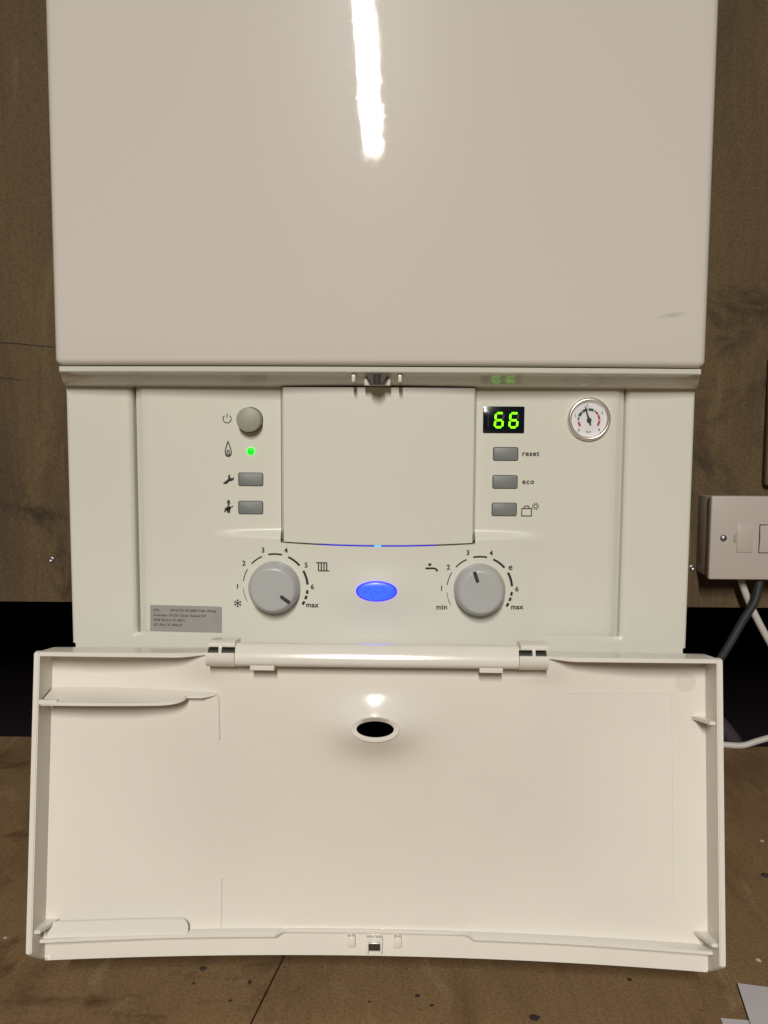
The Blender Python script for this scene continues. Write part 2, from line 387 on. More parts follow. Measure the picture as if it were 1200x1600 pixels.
# fascia: frame with two side cheeks and a lower apron
# control panel with a bowed lower half and a dished mound for the status light
def bulge(x): return 8 * max(0.0, 1 - ((x + 1) / 117.0) ** 2)
def panel_base(x, z):
    y = 21 - bulge(x) * ss(-113, -119, z)
    return y - 2.6 * math.exp(-1.1 * (((x + .8) / 27) ** 2 + ((z + 155.2) / 14) ** 2))
def panel_y(x, z):
    y = panel_base(x, z); d = 172.8 - abs(x)
    if d < 7: y += 4.2 * (1 - d / 7) ** 1.1
    if z < -184: y += .5 * ss(-186.5, -189.4, z) * ss(100, 140, abs(x))
    return y
GL, GR = -173.75, 172.95
def fascia_y(x, z):
    y = 22.5; d = (x - GR) if x > 0 else (GL - x)
    if z > -190 and d < 4: y += (2.65 if x > 0 else 3.6) * (1 - max(0, d) / 4) ** 2
    e = 221 - abs(x)
    if e < 2.5: y += 2.5 * (1 - math.sqrt(max(0, 1 - (1 - e / 2.5) ** 2)))
    if z < -197.5: y += 40 * ss(218.6, 219.4, abs(x))
    if z < -188.5:
        k = ss(176, 166, abs(x)); y = y * (1 - k) + (21.04 - bulge(x)) * k
    return y
xs = grid(-221, 221, 6, [s * v for s in (1, -1) for v in (220.6, 220, 219.2, 218.5)] + [GR + t for t in (0, .8, 1.6, 2.6, 4)] + [GL - t for t in (0, .8, 1.6, 2.6, 4)])
zs = grid(-205, -12.5, 8, [-187, -188.5, -189.3, -191, -193, -195, -197, -198, -200, -12.5])
fascia = MB().field(xs, zs, fascia_y, lambda x, z: x > GR or x < GL or z < -189.3, 120).build('fascia', M_PLA, boiler, 40)
MB().rbox(-4.6, -2.6, 17.2, 20, -192.2, -191.4, .2).build('moulding_nib', M_LATCH, fascia)
# inner chassis seen only as darkness in the gaps
MB().rbox(-176, 176, 34, 110, -190, -14).build('chassis', M_DARK, boiler, 0)

HX = 68.75; HL, HR = -68.75, 68.4
xs = grid(-172.8, 172.8, 4, [s * v for s in (1, -1) for v in (165.8, 167, 168.5, 170, 171.5)] + [HL, HR])
zs = grid(-189.3, -13, 3, [-120.2, -124.6, -113, -119, -117.5, -116, -114.5])
def warp(x, z):
    return -124.2 + 2.0 * (x / HX) ** 2 if abs(z + 120.2) < .01 and abs(x) <= HX + .01 else z
panel = MB().field(xs, zs, panel_y, lambda x, z: not (HL < x < HR and z > -120.2), 32, warp).build('control_panel', M_PLA, boiler, 38)

# blank cover plate over the timer bay
def cover_y(x, z): return 21 - bulge(x)
mb = MB(); xc = [-68.3, -66.2] + grid(-64, 64, 6.4) + [66.2, 68.3]
def cz(x): return -123.3 + 1.9 * (x / 68.3) ** 2
rows = [(cz, 30, 0), (cz, 0.5, 0), (lambda x: cz(x) + .4, 0, 0), (lambda x: -70, 0, 0), (lambda x: -13.4, 0, 0)]
for fz, back, _ in rows:
    for x in xc:
        edge = abs(x) > 68; zz = fz(x); y = cover_y(x, 0) + (4.6 if edge else 0)
        if edge and zz < -100: zz += 2.2
        mb.v.append((x, 30 if back == 30 else y + back, zz))
nx = len(xc)
for j in range(len(rows) - 1):
    for i in range(nx - 1): mb.f.append((j * nx + i, j * nx + i + 1, (j + 1) * nx + i + 1, (j + 1) * nx + i))
cover = mb.build('cover_plate', M_PLA, boiler, 25)
# added glowing strip stands in for blue LED light leaking under the cover
def th(x): return max(.06, 1 - (abs(x) / 44) ** 1.6)  # strip thins towards its ends to imitate the leaking light fading
def leak_strip(name, x0, x1, m):
    g = MB(); k = 16
    for i in range(k + 1):
        x = x0 + (x1 - x0) * i / k; y = panel_base(x, -126)
        g.v += [(x, y + .35, cz(x) - .05), (x, y + .35, cz(x) - .05 - .58 * th(x)), (x, y + 6, cz(x) - .05 - .58 * th(x)), (x, y + 6, cz(x) - .05)]
    for i in range(k):
        for q in range(4): g.f.append((i * 4 + q, i * 4 + (q + 1) % 4, (i + 1) * 4 + (q + 1) % 4, (i + 1) * 4 + q))
    return g.build(name, m, boiler, 0)
leak_strip('light_leak_strip', -42, -2.4, M_STRIP); leak_strip('light_leak_strip', 2.2, 42, M_STRIP); leak_strip('light_leak_strip', -2.4, 2.2, M_CYAN)

# status light: blue oval lens
mb = MB(); ly = panel_base(-.8, -155.2)
mb.lathe([(1.0, ly + 4), (1.0, ly + .4), (.985, ly - .1), (.93, ly - .45), (.75, ly - .85), (.5, ly - 1.1), (.2, ly - 1.2), (0.001, ly - 1.22)], (-.8, -155.3), 56, 14.0, 6.9)
sl = mb.build('status_light', M_BLUE, boiler, 50)
MB().lathe([(1.03, ly + 4), (1.03, ly - .1), (1.0, ly - .42), (.955, ly - .45), (.955, ly + 1)], (-.8, -155.3), 56, 14.0, 6.9).build('lens_rim', M_VIOL, sl, 50)

# buttons
def roundrect(x0, z0, x1, z1, r, k=5):
    p = []
    for cx, cz_, a in ((x1 - r, z1 - r, 0), (x0 + r, z1 - r, 90), (x0 + r, z0 + r, 180), (x1 - r, z0 + r, 270)):
        for i in range(k + 1):
            t = math.radians(a + 90 * i / k); p.append((cx + r * math.cos(t), cz_ + r * math.sin(t)))
    return p
def pad(x, z, w, h, r, y0, y1, bev, name, m, parent):
    a, b, c, d = [roundrect(x - w / 2 + t, z - h / 2 + t, x + w / 2 - t, z + h / 2 - t, max(.15, r - t)) for t in (0, 0, bev * .3, bev)]
    mb = MB(); n = len(a)
    for ring, y in ((a, y0), (b, y1 + bev), (c, y1 + bev * .3), (d, y1)): mb.v += [(p, y, q) for p, q in ring]
    for j in range(3):
        for i in range(n): mb.f.append((j * n + i, j * n + (i + 1) % n, (j + 1) * n + (i + 1) % n, (j + 1) * n + i))
    mb.f.append(tuple(3 * n + i for i in range(n))); return mb.build(name, m, parent, 40)
for x, z, lab in ((-90.3, -77.9, 'grey button beside the wrench symbol'), (-90.5, -97.9, 'grey button beside the chimney sweep symbol'),
                  (89.2, -58.9, 'grey button beside the word reset'), (89.1, -78.6, 'grey button beside the word eco'), (88.9, -98.0, 'grey button beside the suitcase symbol')):
    b = pad(x, z, 17.0, 8.9, 1.1, 25, 20.5, .35, 'push_button', M_BTN, boiler); b['label'] = lab
    pad(x, z, 17.8, 9.7, 1.4, 24, 20.92, .05, 'button_socket', M_DARK, b)
pb = MB().lathe([(8.55, 26), (8.55, 13.2), (8.35, 12.5), (7.9, 12.2), (0.001, 12.0)], (-90.2, -36.0), 48).build('power_button', M_PBTN, boiler, 40)
MB().lathe([(9.0, 25), (9.0, 20.9), (0.001, 20.9)], (-90.2, -36.0), 48).build('button_socket', M_DARK, pb, 40)
MB().lathe([(2.6, 24), (2.6, 20.4), (2.2, 19.8), (1.2, 19.4), (0.001, 19.3)], (-90.1, -58.0), 24).build('indicator_light', M_LED, boiler, 50)

# display
disp = pad(87.4, -35.1, 28.9, 18.7, .9, 24, 20.75, .1, 'display_window', M_WIN, boiler)
SEG = {'a': [(.12, 1), (.88, 1)], 'b': [(1, .94), (1, .56)], 'c': [(1, .44), (1, .06)], 'd': [(.12, 0), (.88, 0)], 'e': [(0, .44), (0, .06)], 'f': [(0, .94), (0, .56)], 'g': [(.12, .5), (.88, .5)]}
def digit(cx, cz0, w, h, on):
    def pt(p): z = (p[1] - .5) * h; return (cx + (p[0] - .5) * w + z * .09, cz0 + z)
    lit = Flat(); off = Flat()
    for k, (p, q) in SEG.items():
        P, Q = Vector(pt(p)), Vector(pt(q)); d = (Q - P).normalized(); nrm = Vector((-d.y, d.x)); t = .62
        sh = [P - d * .1, P + d * t * .7 + nrm * t, Q - d * t * .7 + nrm * t, Q + d * .1, Q - d * t * .7 - nrm * t, P + d * t * .7 - nrm * t]
        (lit if k in on else off).poly(sh)
    o = lit.build('digit', M_DIG, lambda x, z: 20.6, disp, .02); off.build('unlit_segment', M_OFF, lambda x, z: 20.6, disp, .01)
digit(84.2, -35.3, 5.3, 9.8, 'acdefg'); digit(94.4, -35.3, 5.3, 9.8, 'acdefg')
f = Flat()
for i in range(7): f.rect(76.2, -39.6 + i * 1.25, 76.9, -39.0 + i * 1.25)
f.build('print', M_OFF, lambda x, z: 20.6, disp, .02)

# pressure gauge
GX, GZ = 146.7, -34.3
gauge = MB().lathe([(14.6, 23), (15.1, 20.6), (15.0, 19.2), (14.5, 18.2), (13.7, 17.7), (13.0, 17.9), (12.4, 18.8), (12.0, 20.2), (11.9, 20.9)], (GX, GZ), 64).build('pressure_gauge', M_CHROME, boiler, 60)
MB().lathe([(12.3, 21.2), (12.2, 20.35), (0.001, 20.35)], (GX, GZ), 48).build('dial_face', M_DIAL, gauge, 30)
gc = (GX, GZ - .6); dial = lambda x, z: 20.35
def band(m, name, spans, r0=6.5, r1=8.0):
    f = Flat()
    for a, b in spans: f.ring(gc, r0, r1, a, b)
    f.build(name, m, dial, gauge, .06)
band(M_RED, 'red_zone', [(216, 191), (187, 184), (51, 33), (29, 2), (-3, -33)])
band(M_GRN, 'green_zone', [(180, 164)], 6.8, 7.9); band(M_GRN, 'green_zone', [(160, 133), (129, 99), (94, 66)], 6.3, 8.2); band(M_GRN, 'green_zone', [(62, 54)], 6.8, 7.9)
f = Flat()
for t, a, r in (('0', 226, 10.0), ('1', 162, 9.9), ('2', 98, 10.2), ('3', 29, 10.4), ('4', -43, 9.9)):
    f.text(t, (gc[0] + r * math.cos(math.radians(a)), gc[1] + r * math.sin(math.radians(a))), 3.1, .005)
f.text('bar', (gc[0], gc[1] - 8.0), 3.0, .0)
f.build('dial_print', M_DINK, dial, gauge, .07)
a = math.radians(108); d = Vector((math.cos(a), math.sin(a))); nn_ = Vector((-d.y, d.x)); c0 = Vector(gc)
def np_(t, w): p = c0 + d * t + nn_ * w; return (p.x, p.y)
MB().prism([np_(10, .18), np_(10, -.18), np_(0, -.62), np_(-3.6, -.5), np_(-3.6, .5), np_(0, .62)], 'y', 19.5, 19.2).build('needle', M_INK, gauge, 0)
MB().lathe([(1.6, 20.2), (1.6, 19.0), (1.3, 18.7), (0.001, 18.6)], gc, 20).build('needle_hub', M_MARK, gauge, 40)
MB().lathe([(12.2, 18.95), (9, 18.6), (5, 18.3), (0.001, 18.2)], (GX, GZ), 40).build('gauge_glass', M_GLASS, gauge, 60)

# control knobs
def knob(cx, cz_, ang, lab):
    yb = panel_base(cx, cz_) + 1.5; yb0 = yb + 2.5
    k = MB().lathe([(17.6, yb0 + 2), (18.0, yb0), (18.15, yb - 1), (18.0, yb - 6), (17.7, yb - 9.5), (17.0, yb - 12.2), (16.0, yb - 14.2), (15.0, yb - 15.4), (14.2, yb - 15.7), (13.0, yb - 15.75), (0.001, yb - 16.1)], (cx, cz_), 72).build('control_knob', M_KNOB, boiler, 35)
    k['label'] = lab
    a = math.radians(ang); d = Vector((math.cos(a), math.sin(a))); nr = Vector((-d.y, d.x)); c = Vector((cx, cz_))
    pts = [c + d * 15.0 + nr * 1.25, c + d * 15.0 - nr * 1.25, c + d * 8.2 - nr * 1.25]
    for i in range(1, 6):
        t = math.radians(-90 - 30 * i); pts.append(c + d * (8.2 + 1.25 * math.cos(t)) + nr * 1.25 * math.sin(t))
    pts.append(c + d * 8.2 + nr * 1.25)
    MB().prism([(p.x, p.y) for p in pts], 'y', yb - 14.0, yb - 16.05).build('pointer_mark', M_MARK, k, 0)
    # finger dimples moulded into the shoulder of the knob
    for da in (55, 95):
        q = c + 15.9 * Vector((math.cos(a + math.radians(da)), math.sin(a + math.radians(da))))
        t = Vector((math.cos(a + math.radians(da)), math.sin(a + math.radians(da))))
        MB().tube([(q.x - t.x * .9, yb - 15.25, q.y - t.y * .9), (q.x + t.x * .9, yb - 13.9, q.y + t.y * .9)], .22, 6).build('grip_rib', M_KNOB, k)
K1, K2 = (-72.8, -153.4), (71.5, -153.9)
knob(*K1, -37, 'heating knob turned towards max'); knob(*K2, 108, 'hot water knob turned just below three')
# printed scales
def scale(c, words):
    for i, (a0, a1, w) in enumerate(((209, 185, .32), (172, 149, .5), (137, 114, .75), (102, 77.5, .95), (66, 41, 1.15), (30, 4.5, 1.35), (-5.5, -12, 1.4), (-15.5, -22, 1.4), (-26, -33, 1.4))):
        Flat().ring(c, 23.2 - w * .62, 23.2 + w * .62, a0, a1).build('scale_mark', M_INK, panel_base, panel)
    for t, x, z, s in words:
        Flat().text(t, (x, z), s * 1.18, .016 if t == 'e' else .026, space=1.06).build('printed_word' if len(t) > 1 else 'printed_number', M_INK, panel_base, panel)
scale((-72.7, -153.4), (('1', -100, -154, 4.2), ('2', -95.2, -137.3, 4.2), ('3', -81.3, -127.6, 4.2), ('4', -64.8, -127.5, 4.2), ('5', -50.5, -137.7, 4.2), ('6', -46.2, -153.1, 4.2), ('max', -46.4, -166.0, 4.3)))
scale((71.9, -154.2), (('1', 45, -153.4, 4.2), ('2', 49.6, -138.4, 4.2), ('3', 63.3, -128.2, 4.2), ('4', 79.8, -128.5, 4.2), ('e', 93.7, -138.4, 5.4), ('6', 98.6, -154.3, 4.2), ('max', 98.9, -167.1, 4.3), ('min', 45.2, -166.8, 4.3)))
pr = lambda fl, name: fl.build(name, M_INK, panel_base, panel)
pr(Flat().text('reset', (106.7, -58.4), 5.2, .024, space=1.12), 'printed_word'); pr(Flat().text('eco', (105.4, -78.1), 5.2, .024, space=1.18), 'printed_word')
f = Flat().ring((-106.6, -35.4), 2.55, 3.15, 128, 412, 30).rect(-106.9, -34.6, -106.3, -31.6); pr(f, 'power_symbol')
fl = spline([(-106.2, -51.2, 0), (-107.2, -54.2, 0), (-108.1, -58, 0), (-107.9, -60.3, 0), (-106.9, -61.6, 0), (-105.3, -61.6, 0), (-104.2, -60.3, 0), (-104.0, -58, 0), (-105.0, -54.4, 0), (-106.2, -51.2, 0)], 4)
f = Flat().stroke([(p.x, p.y) for p in fl[:-1]], .55, True)
f2 = spline([(-106.7, -61.4, 0), (-107.0, -59.6, 0), (-106.1, -57.2, 0), (-105.2, -59.4, 0), (-105.4, -61.4, 0)], 4); f.stroke([(p.x, p.y) for p in f2], .5)
f.stroke([(-106.1, -61.2), (-106.05, -59.7)], .4); pr(f, 'flame_symbol')
wr = Flat().poly([(-110.0, -81.2), (-109.4, -80.2), (-106.6, -77.9), (-105.2, -79.2), (-107.4, -81.2)])
wr.poly([(-106.8, -78.1), (-106.2, -77.3), (-106.4, -75.6), (-105.3, -74.4), (-104.9, -74.5), (-105.1, -76.2), (-104.2, -77.1), (-105.1, -79.2)])
wr.poly([(-105.1, -79.2), (-104.2, -77.1), (-102.7, -76.9), (-102.3, -76.2), (-102.0, -76.5), (-102.4, -78.1), (-103.6, -79.1)]); pr(wr, 'wrench_symbol')
sw = Flat().rect(-107.1, -94.5, -105.3, -92.7).rect(-107.5, -95.1, -104.9, -94.4).disc((-106.2, -96.0), .75, 12).poly([(-107.4, -97.0), (-105.0, -97.0), (-104.8, -98.6), (-105.3, -101.9), (-106.1, -101.9), (-106.2, -100.2), (-106.4, -101.9), (-107.2, -101.9), (-107.6, -98.6)])
sw.stroke([(-109.3, -100.8), (-103.0, -96.9)], .55).stroke([(-108.9, -99.4), (-107.4, -98.2)], .9).stroke([(-109.4, -101.4), (-108.3, -99.7)], .5); pr(sw, 'chimney_sweep_symbol')
f = Flat().stroke([(-43.5, -135.9), (-35.6, -135.9)], .55).stroke([(-42.0, -141.6), (-34.1, -141.6)], .55)
for x in (-41.8, -39.8, -37.9, -36.0): f.stroke([(x, -135.7), (x, -141.6)], .62)
pr(f, 'radiator_symbol')
f = Flat().rect(35.5, -137.5, 37.6, -135.7).poly([(33.5, -139.9), (33.5, -138.6), (39.4, -138.6), (39.4, -139.9)]).poly([(39.4, -139.9), (39.4, -138.6), (40.9, -139.0), (42.0, -140.0), (42.4, -141.6), (41.3, -141.6), (40.8, -140.6), (40.2, -140.1)]); pr(f, 'tap_symbol')
f = Flat(); sc_ = (-100, -166.3)
for k in range(6):
    a = math.radians(90 + 60 * k); d = Vector((math.cos(a), math.sin(a))); nr = Vector((-d.y, d.x)); c = Vector(sc_)
    f.stroke([c, c + d * 2.8], .42)
    for s in (1, -1): f.stroke([c + d * 1.7, c + d * 2.5 + nr * s * .75], .32)
pr(f, 'snowflake_symbol')
f = Flat().stroke([(101.3, -97.2), (108.1, -97.2), (108.1, -102.5), (101.3, -102.5)], .5, True).stroke([(103.0, -97.1), (103.2, -95.9), (103.8, -95.4), (105.6, -95.4), (106.2, -95.9), (106.4, -97.1)], .5); pr(f, 'suitcase_symbol')
f = Flat().ring((110.9, -95.6), 1.05, 1.5, 0, 360, 24)
for k in range(8):
    a = math.radians(45 * k + 22); d = Vector((math.cos(a), math.sin(a))); c = Vector((110.9, -95.6)); f.stroke([c + d * 1.7, c + d * 2.7], .42)
pr(f, 'sun_symbol')

# silver rating label
lc = Vector((-137.6, -178.3)); la = math.radians(-.9); ca, sa = math.cos(la), math.sin(la)
def lp(x, z): return (lc.x + x * ca - z * sa, lc.y + x * sa + z * ca)
f = Flat()
for i in range(16):
    for j in range(4):
        x0, x1, z0, z1 = -25.9 + 51.8 * i / 16, -25.9 + 51.8 * (i + 1) / 16, -9.5 + 4.75 * j, -4.75 + 4.75 * j
        f.poly([lp(x0, z0), lp(x1, z0), lp(x1, z1), lp(x0, z1)])
label = f.build('rating_label', M_LABEL, panel_base, boiler, .18)
for t, x, z, s in (('S/N:', -23.6, 6.0, 2.5), ('8716-701-321098-7738-100246', -11.2, 6.0, 2.45), ('Greenstar 18 CDi Classic System ErP', -23.6, 2.3, 2.35), ('ZGB 36.0 A 23 S0011', -23.6, -1.2, 2.5), ('GC-No.: 41-406-07', -23.6, -4.7, 2.5)):
    Flat().text(t, lp(x, z), s, .022, 'LEFT', la, 1.05).build('printed_line', M_FINE, lambda x, z: panel_base(x, z) - .18, label, .06)

# ------------------------------------------------------------------ drop-down flap (built in its own frame: x, depth away from viewer, up along the flap)
TH = math.atan2(26, 188.3)
def skin(u): return 21 + 15.5 * (1 - (u / 222) ** 2)        # depth of the inner face behind the rim plane
MV = -48.0                                                    # centre of the light window
def door_y(u, z):
    y = skin(u)
    h = (1 - ss(-10, 175, -z)) * (1 - ss(95, 205, abs(u))); y += (8.5 - y) * h
    g = math.exp(-((abs(u) - 106) / 15) ** 2) * (1 - ss(3, 20, -z)); y += (7 - y) * g
    y -= 11.5 * math.exp(-((u / 27) ** 2 + ((z - MV) / 16.5) ** 2))
    return y
RU, RZ0, RZ1 = 36.0, -79.0, -19.0
xs = grid(-218.5, 218.5, 4, [-RU, RU]); zs = grid(-205.4, -.4, 4, [RZ0, RZ1])
mb = MB().field(xs, zs, door_y, lambda x, z: not (abs(x) < RU and RZ0 < z < RZ1))
# the rounded light window: rays from the patch border to the oval
bx = [x for x in xs if abs(x) <= RU + .01]; bz = [z for z in zs if RZ0 - .01 <= z <= RZ1 + .01]
border = [(x, RZ0) for x in bx] + [(RU, z) for z in bz[1:]] + [(x, RZ1) for x in reversed(bx[:-1])] + [(-RU, z) for z in reversed(bz[1:-1])]
A0, B0, A1, B1 = 15.8, 8.5, 12.2, 5.2
o = len(mb.v); nb = len(border); K = 14
for k in range(K + 1):
    t = (k / K) ** .8
    for (x, z) in border:
        a = math.atan2((z - MV) / B0, x / A0); ex, ez = A0 * math.cos(a), MV + B0 * math.sin(a)
        q = (x + (ex - x) * t, z + (ez - z) * t); mb.v.append((q[0], door_y(*q), q[1]))
tail = [(1.0, -.9, 0), (.985, -1.3, 0), (.95, -1.35, 0.1)]
for sc2, dy, _ in tail:
    for (x, z) in border:
        a = math.atan2((z - MV) / B0, x / A0); ex, ez = A0 * math.cos(a) * sc2, B0 * math.sin(a) * sc2
        mb.v.append((ex, door_y(A0 * math.cos(a), MV + B0 * math.sin(a)) + dy, MV + ez))
for (x, z) in border:
    a = math.atan2((z - MV) / B0, x / A0); mb.v.append((A1 * math.cos(a), door_y(0, MV + B0) + 1.6, MV + B1 * math.sin(a)))
for (x, z) in border:
    a = math.atan2((z - MV) / B0, x / A0); mb.v.append((A1 * 1.12 * math.cos(a), door_y(0, MV + B0) + 3.2, MV + B1 * 1.3 * math.sin(a)))
tot = K + 1 + len(tail) + 2
for k in range(tot - 1):
    for i in range(nb): mb.f.append((o + k * nb + i, o + k * nb + (i + 1) % nb, o + (k + 1) * nb + (i + 1) % nb, o + (k + 1) * nb + i))
# back skin so that the flap has thickness
xb = grid(-218.5, 218.5, 12, [-RU, RU]); zb = grid(-205.4, -.4, 12, [RZ0, RZ1])
mb.field(xb, zb, lambda u, z: skin(u) + 2.6, lambda x, z: not (abs(x) < 24 and MV - 14 < z < MV + 14))
e = grid(-218.5, 218.5, 12)
for z in (-205.4, -.4):
    q = len(mb.v)
    for u in e: mb.v += [(u, skin(u) if z < -1 else door_y(u, z), z), (u, skin(u) + 2.6, z)]
    for i in range(len(e) - 1): mb.f.append((q + 2 * i, q + 2 * i + 1, q + 2 * i + 3, q + 2 * i + 2))
door = mb.build('flap', M_DOOR, None, 45)
door.parent = boiler; door.matrix_parent_inverse = Matrix.Translation(boiler.location).inverted()
door.location = (0, -.0415, -.1881); door.rotation_euler = (-TH, 0, math.radians(-.33)); door['local'] = 1
D = lambda m_, name, sm=35, mt=None: m_.build(name, mt or M_DOOR, door, sm)
# side rims: a wall each, its foot slanting back to the skin
for s in (-1, 1):
    pr_ = [(0, -191.6), (.9, -192.7), (23, -205.6), (23.2, -1), (4, .6), (1.2, .2), (.3, -.6), (0, -2)]
    bm = bmesh.new(); vs = [[bm.verts.new((u, p[0], p[1])) for p in pr_] for u in (s * 218.4, s * 222.3)]
    bm.faces.new(vs[0]); bm.faces.new(vs[1][::-1])
    for i in range(len(pr_)):
        j = (i + 1) % len(pr_); bm.faces.new((vs[0][i], vs[0][j], vs[1][j], vs[1][i]))
    bmesh.ops.recalc_face_normals(bm, faces=bm.faces)
    bmesh.ops.bevel(bm, geom=[e_ for e_ in bm.edges if e_.calc_face_angle(0) > 1.2], offset=.55, segments=2, affect='EDGES')
    bm.verts.index_update(); m2 = MB().add([v.co[:] for v in bm.verts], [[v.index for v in f_.verts] for f_ in bm.faces]); bm.free(); D(m2, 'side_rim')
# top rims running into the hinge
for s in (-1, 1):
    m2 = MB(); us = [218.4, 200, 180, 160, 145, 136, 130, 125, 120, 115, 110, 107]
    for u in us:
        wf = 0 + 6.5 * ss(132, 108, u); t = 2.6 - 1.2 * ss(128, 108, u); y1 = skin(u) + 1
        m2.v += [(s * u, wf + .5, .2), (s * u, wf, -.3), (s * u, wf, -t + .3), (s * u, wf + .4, -t), (s * u, y1, -t - .3), (s * u, y1, 1.0), (s * u, wf + 4, .8)]
    for i in range(len(us) - 1):
        for k in range(7): m2.f.append((i * 7 + k, i * 7 + (k + 1) % 7, (i + 1) * 7 + (k + 1) % 7, (i + 1) * 7 + k))
    m2.f += [tuple(range(7)), tuple((len(us) - 1) * 7 + k for k in range(7))]; D(m2, 'top_rim')
# hinge barrel and its knuckles
def barrel(x0, x1, r, name, sq=1.0):
    m2 = MB(); n = 40; o = 0
    for x in (x0, x0 + .5, x1 - .5, x1):
        rr = r - (.5 if x in (x0, x1) else 0)
        for k in range(n):
            a = 2 * math.pi * k / n; m2.v.append((x, -rr * math.cos(a) * sq + 1, rr * math.sin(a)))
    for i in range(3):
        for k in range(n): m2.f.append((i * n + k, i * n + (k + 1) % n, (i + 1) * n + (k + 1) % n, (i + 1) * n + k))
    m2.f += [tuple(range(n)), tuple(3 * n + k for k in range(n))]; return D(m2, name, 40)
bp_ = spline([(-6, 6.4, 0), (-1.5, 7.6, 0), (2.2, 6.7, 0), (4.7, 3.8, 0), (6.3, 0, 0), (6.6, -3.2, 0), (5.2, -6.0, 0), (1.6, -7.3, 0), (-6, -7.3, 0)], 6)
bp_ = [(1 - p.x, p.y) for p in bp_]
D(MB().prism(bp_, 'x', -90.2, 91.6), 'hinge_barrel', 40)
for s, x0, x1 in ((-1, -108.9, -90.4), (1, 91.8, 110.4)):
    # knuckle: an open C shape with two dark windows and a web between them
    m2 = MB(); prof_ = []
    for a in range(-168, 13, 9): t = math.radians(a); prof_.append((1 - 7.9 * math.cos(t), 7.9 * math.sin(t)))
    inner = [(1 - 5.6 * math.cos(math.radians(a)), 5.6 * math.sin(math.radians(a))) for a in range(12, -169, -9)]
    m2.prism(prof_ + inner, 'x', x0, x1); kn = D(m2, 'hinge_knuckle', 30)
    m2 = MB(); prof_ = [(-4.2, 5.4), (-4.4, 6.4), (-3.6, 7.9), (-1.5, 8.9), (3, 9.3), (16, 9.3), (16, 5.4)]
    m2.prism(prof_, 'x', x0 + 1.2, x1); D(m2, 'hinge_bracket', 30)
    xm = (x0 + x1) / 2
    D(MB().rbox(xm - 1, xm + 1, -5.6, 6, 1.2, 5.6, .3), 'hinge_web')
    D(MB().tube([(x0 + .8, 1.5, 0), (x1 - .8, 1.5, 0)], 4.6, 20), 'hinge_core', 40, M_LATCH)
for x0, x1 in ((-80.6, -64.9), (66.6, 81.6)): D(MB().rbox(x0, x1, -3.6, 7, -9.6, -2, .5), 'hinge_tab')
# upper left document shelf
def shelf(pts, z0, z1, name): return D(MB().prism(pts, 'z', z0, z1), name, 40)
ye = door_y(-124, -26) - 5
front = [(-217.6, 1.8), (-190, 2.1), (-160, 2.4), (-140, 2.6)] + [(-135 + 11 * math.sin(math.radians(q)), 2.7 + (ye - 2.7) * (1 - math.cos(math.radians(q)))) for q in range(0, 91, 9)]
low = [(u, door_y(u, -26) - d_) for u, d_ in ((-122, 5.0), (-114, 4.6), (-109, 2.4), (-105, .5))]
backp = [(u, max(0, door_y(u, -26)) + .8) for u in (-105, -115, -130, -150, -170, -190, -217.6)]
ol = front + low + backp; m2 = MB(); n = len(ol)
def sz_(u, y): return -25.6 - 6.8 * max(0, min(1, (door_y(u, -26) + .6 - y) / max(5, door_y(-150, -26) - 2.4)))
m2.v = [(u, y, sz_(u, y)) for u, y in ol] + [(u, y, sz_(u, y) - 2.1) for u, y in ol]
m2.f += [tuple(range(n)), tuple(range(2 * n - 1, n - 1, -1))] + [(i, i + n, (i + 1) % n + n, (i + 1) % n) for i in range(n)]
D(m2, 'document_shelf', 40)
shelf([(-218.5, .9), (-207, 1.6), (-207, 5), (-218.5, 5)], -33.6, -30.8, 'shelf_end')
rb = spline([(-106, 0, -26.2), (-104.4, 0, -27.2), (-103.7, 0, -29.5), (-103.6, 0, -34), (-103.6, 0, -42), (-103.6, 0, -50), (-103.6, 0, -57.5)], 6)
rb = [(p.x, door_y(p.x, p.z) - .5, p.z) for p in rb]
D(MB().tube(rb, .75, 8), 'thin_rib'); D(MB().tube([(-103.8, door_y(-104, -153) - .4, -153), (-103.8, door_y(-104, -170) - .4, -170), (-103.8, door_y(-104, -188) - .4, -188)], .6, 8), 'thin_rib')
# lower ledge, stepped back in its middle, and the retaining lip at its left end
def prot(u): a = abs(u); return 3.4 + 4.0 * ss(60.5, 67, a) + 1.5 * ss(120, 218, a)
us = grid(-218.4, 218.4, 8, [-67, -65, -63, -60.5, 60.5, 63, 65, 67]); m2 = MB()
for u in us:
    w1 = skin(u) - prot(u); ex = 1.2 * ss(67, 60.5, abs(u))
    m2.v += [(u, skin(u) + .5, -187.6), (u, w1 + .3, -188.4 + ex), (u, w1, -188.7 + ex), (u, w1, -190.3 + ex), (u, w1 + .3, -190.6 + ex), (u, skin(u) + .5, -191.0 + ex)]
for i in range(len(us) - 1):
    for k in range(5): m2.f.append((i * 6 + k, i * 6 + k + 1, (i + 1) * 6 + k + 1, (i + 1) * 6 + k))
D(m2, 'lower_ledge', 40)
m2 = MB(); us = grid(-217, -128, 6) + [-126.5, -125.4, -124.7, -124.4]
for u in us:
    y = skin(u) - 6.6; r = max(0, (u + 130.4) / 6.0); top = -178.8 - 5.5 * (1 - math.sqrt(max(0, 1 - r * r)))
    m2.v += [(u, y, -188.4), (u, y + 1.2, top), (u, y + 2.6, top + .3), (u, y + 2.4, -188.4)]
for i in range(len(us) - 1):
    for k in range(4): m2.f.append((i * 4 + k, i * 4 + (k + 1) % 4, (i + 1) * 4 + (k + 1) % 4, (i + 1) * 4 + k))
m2.f += [tuple(range(4)), tuple((len(us) - 1) * 4 + k for k in range(4))]; D(m2, 'retaining_lip', 35)
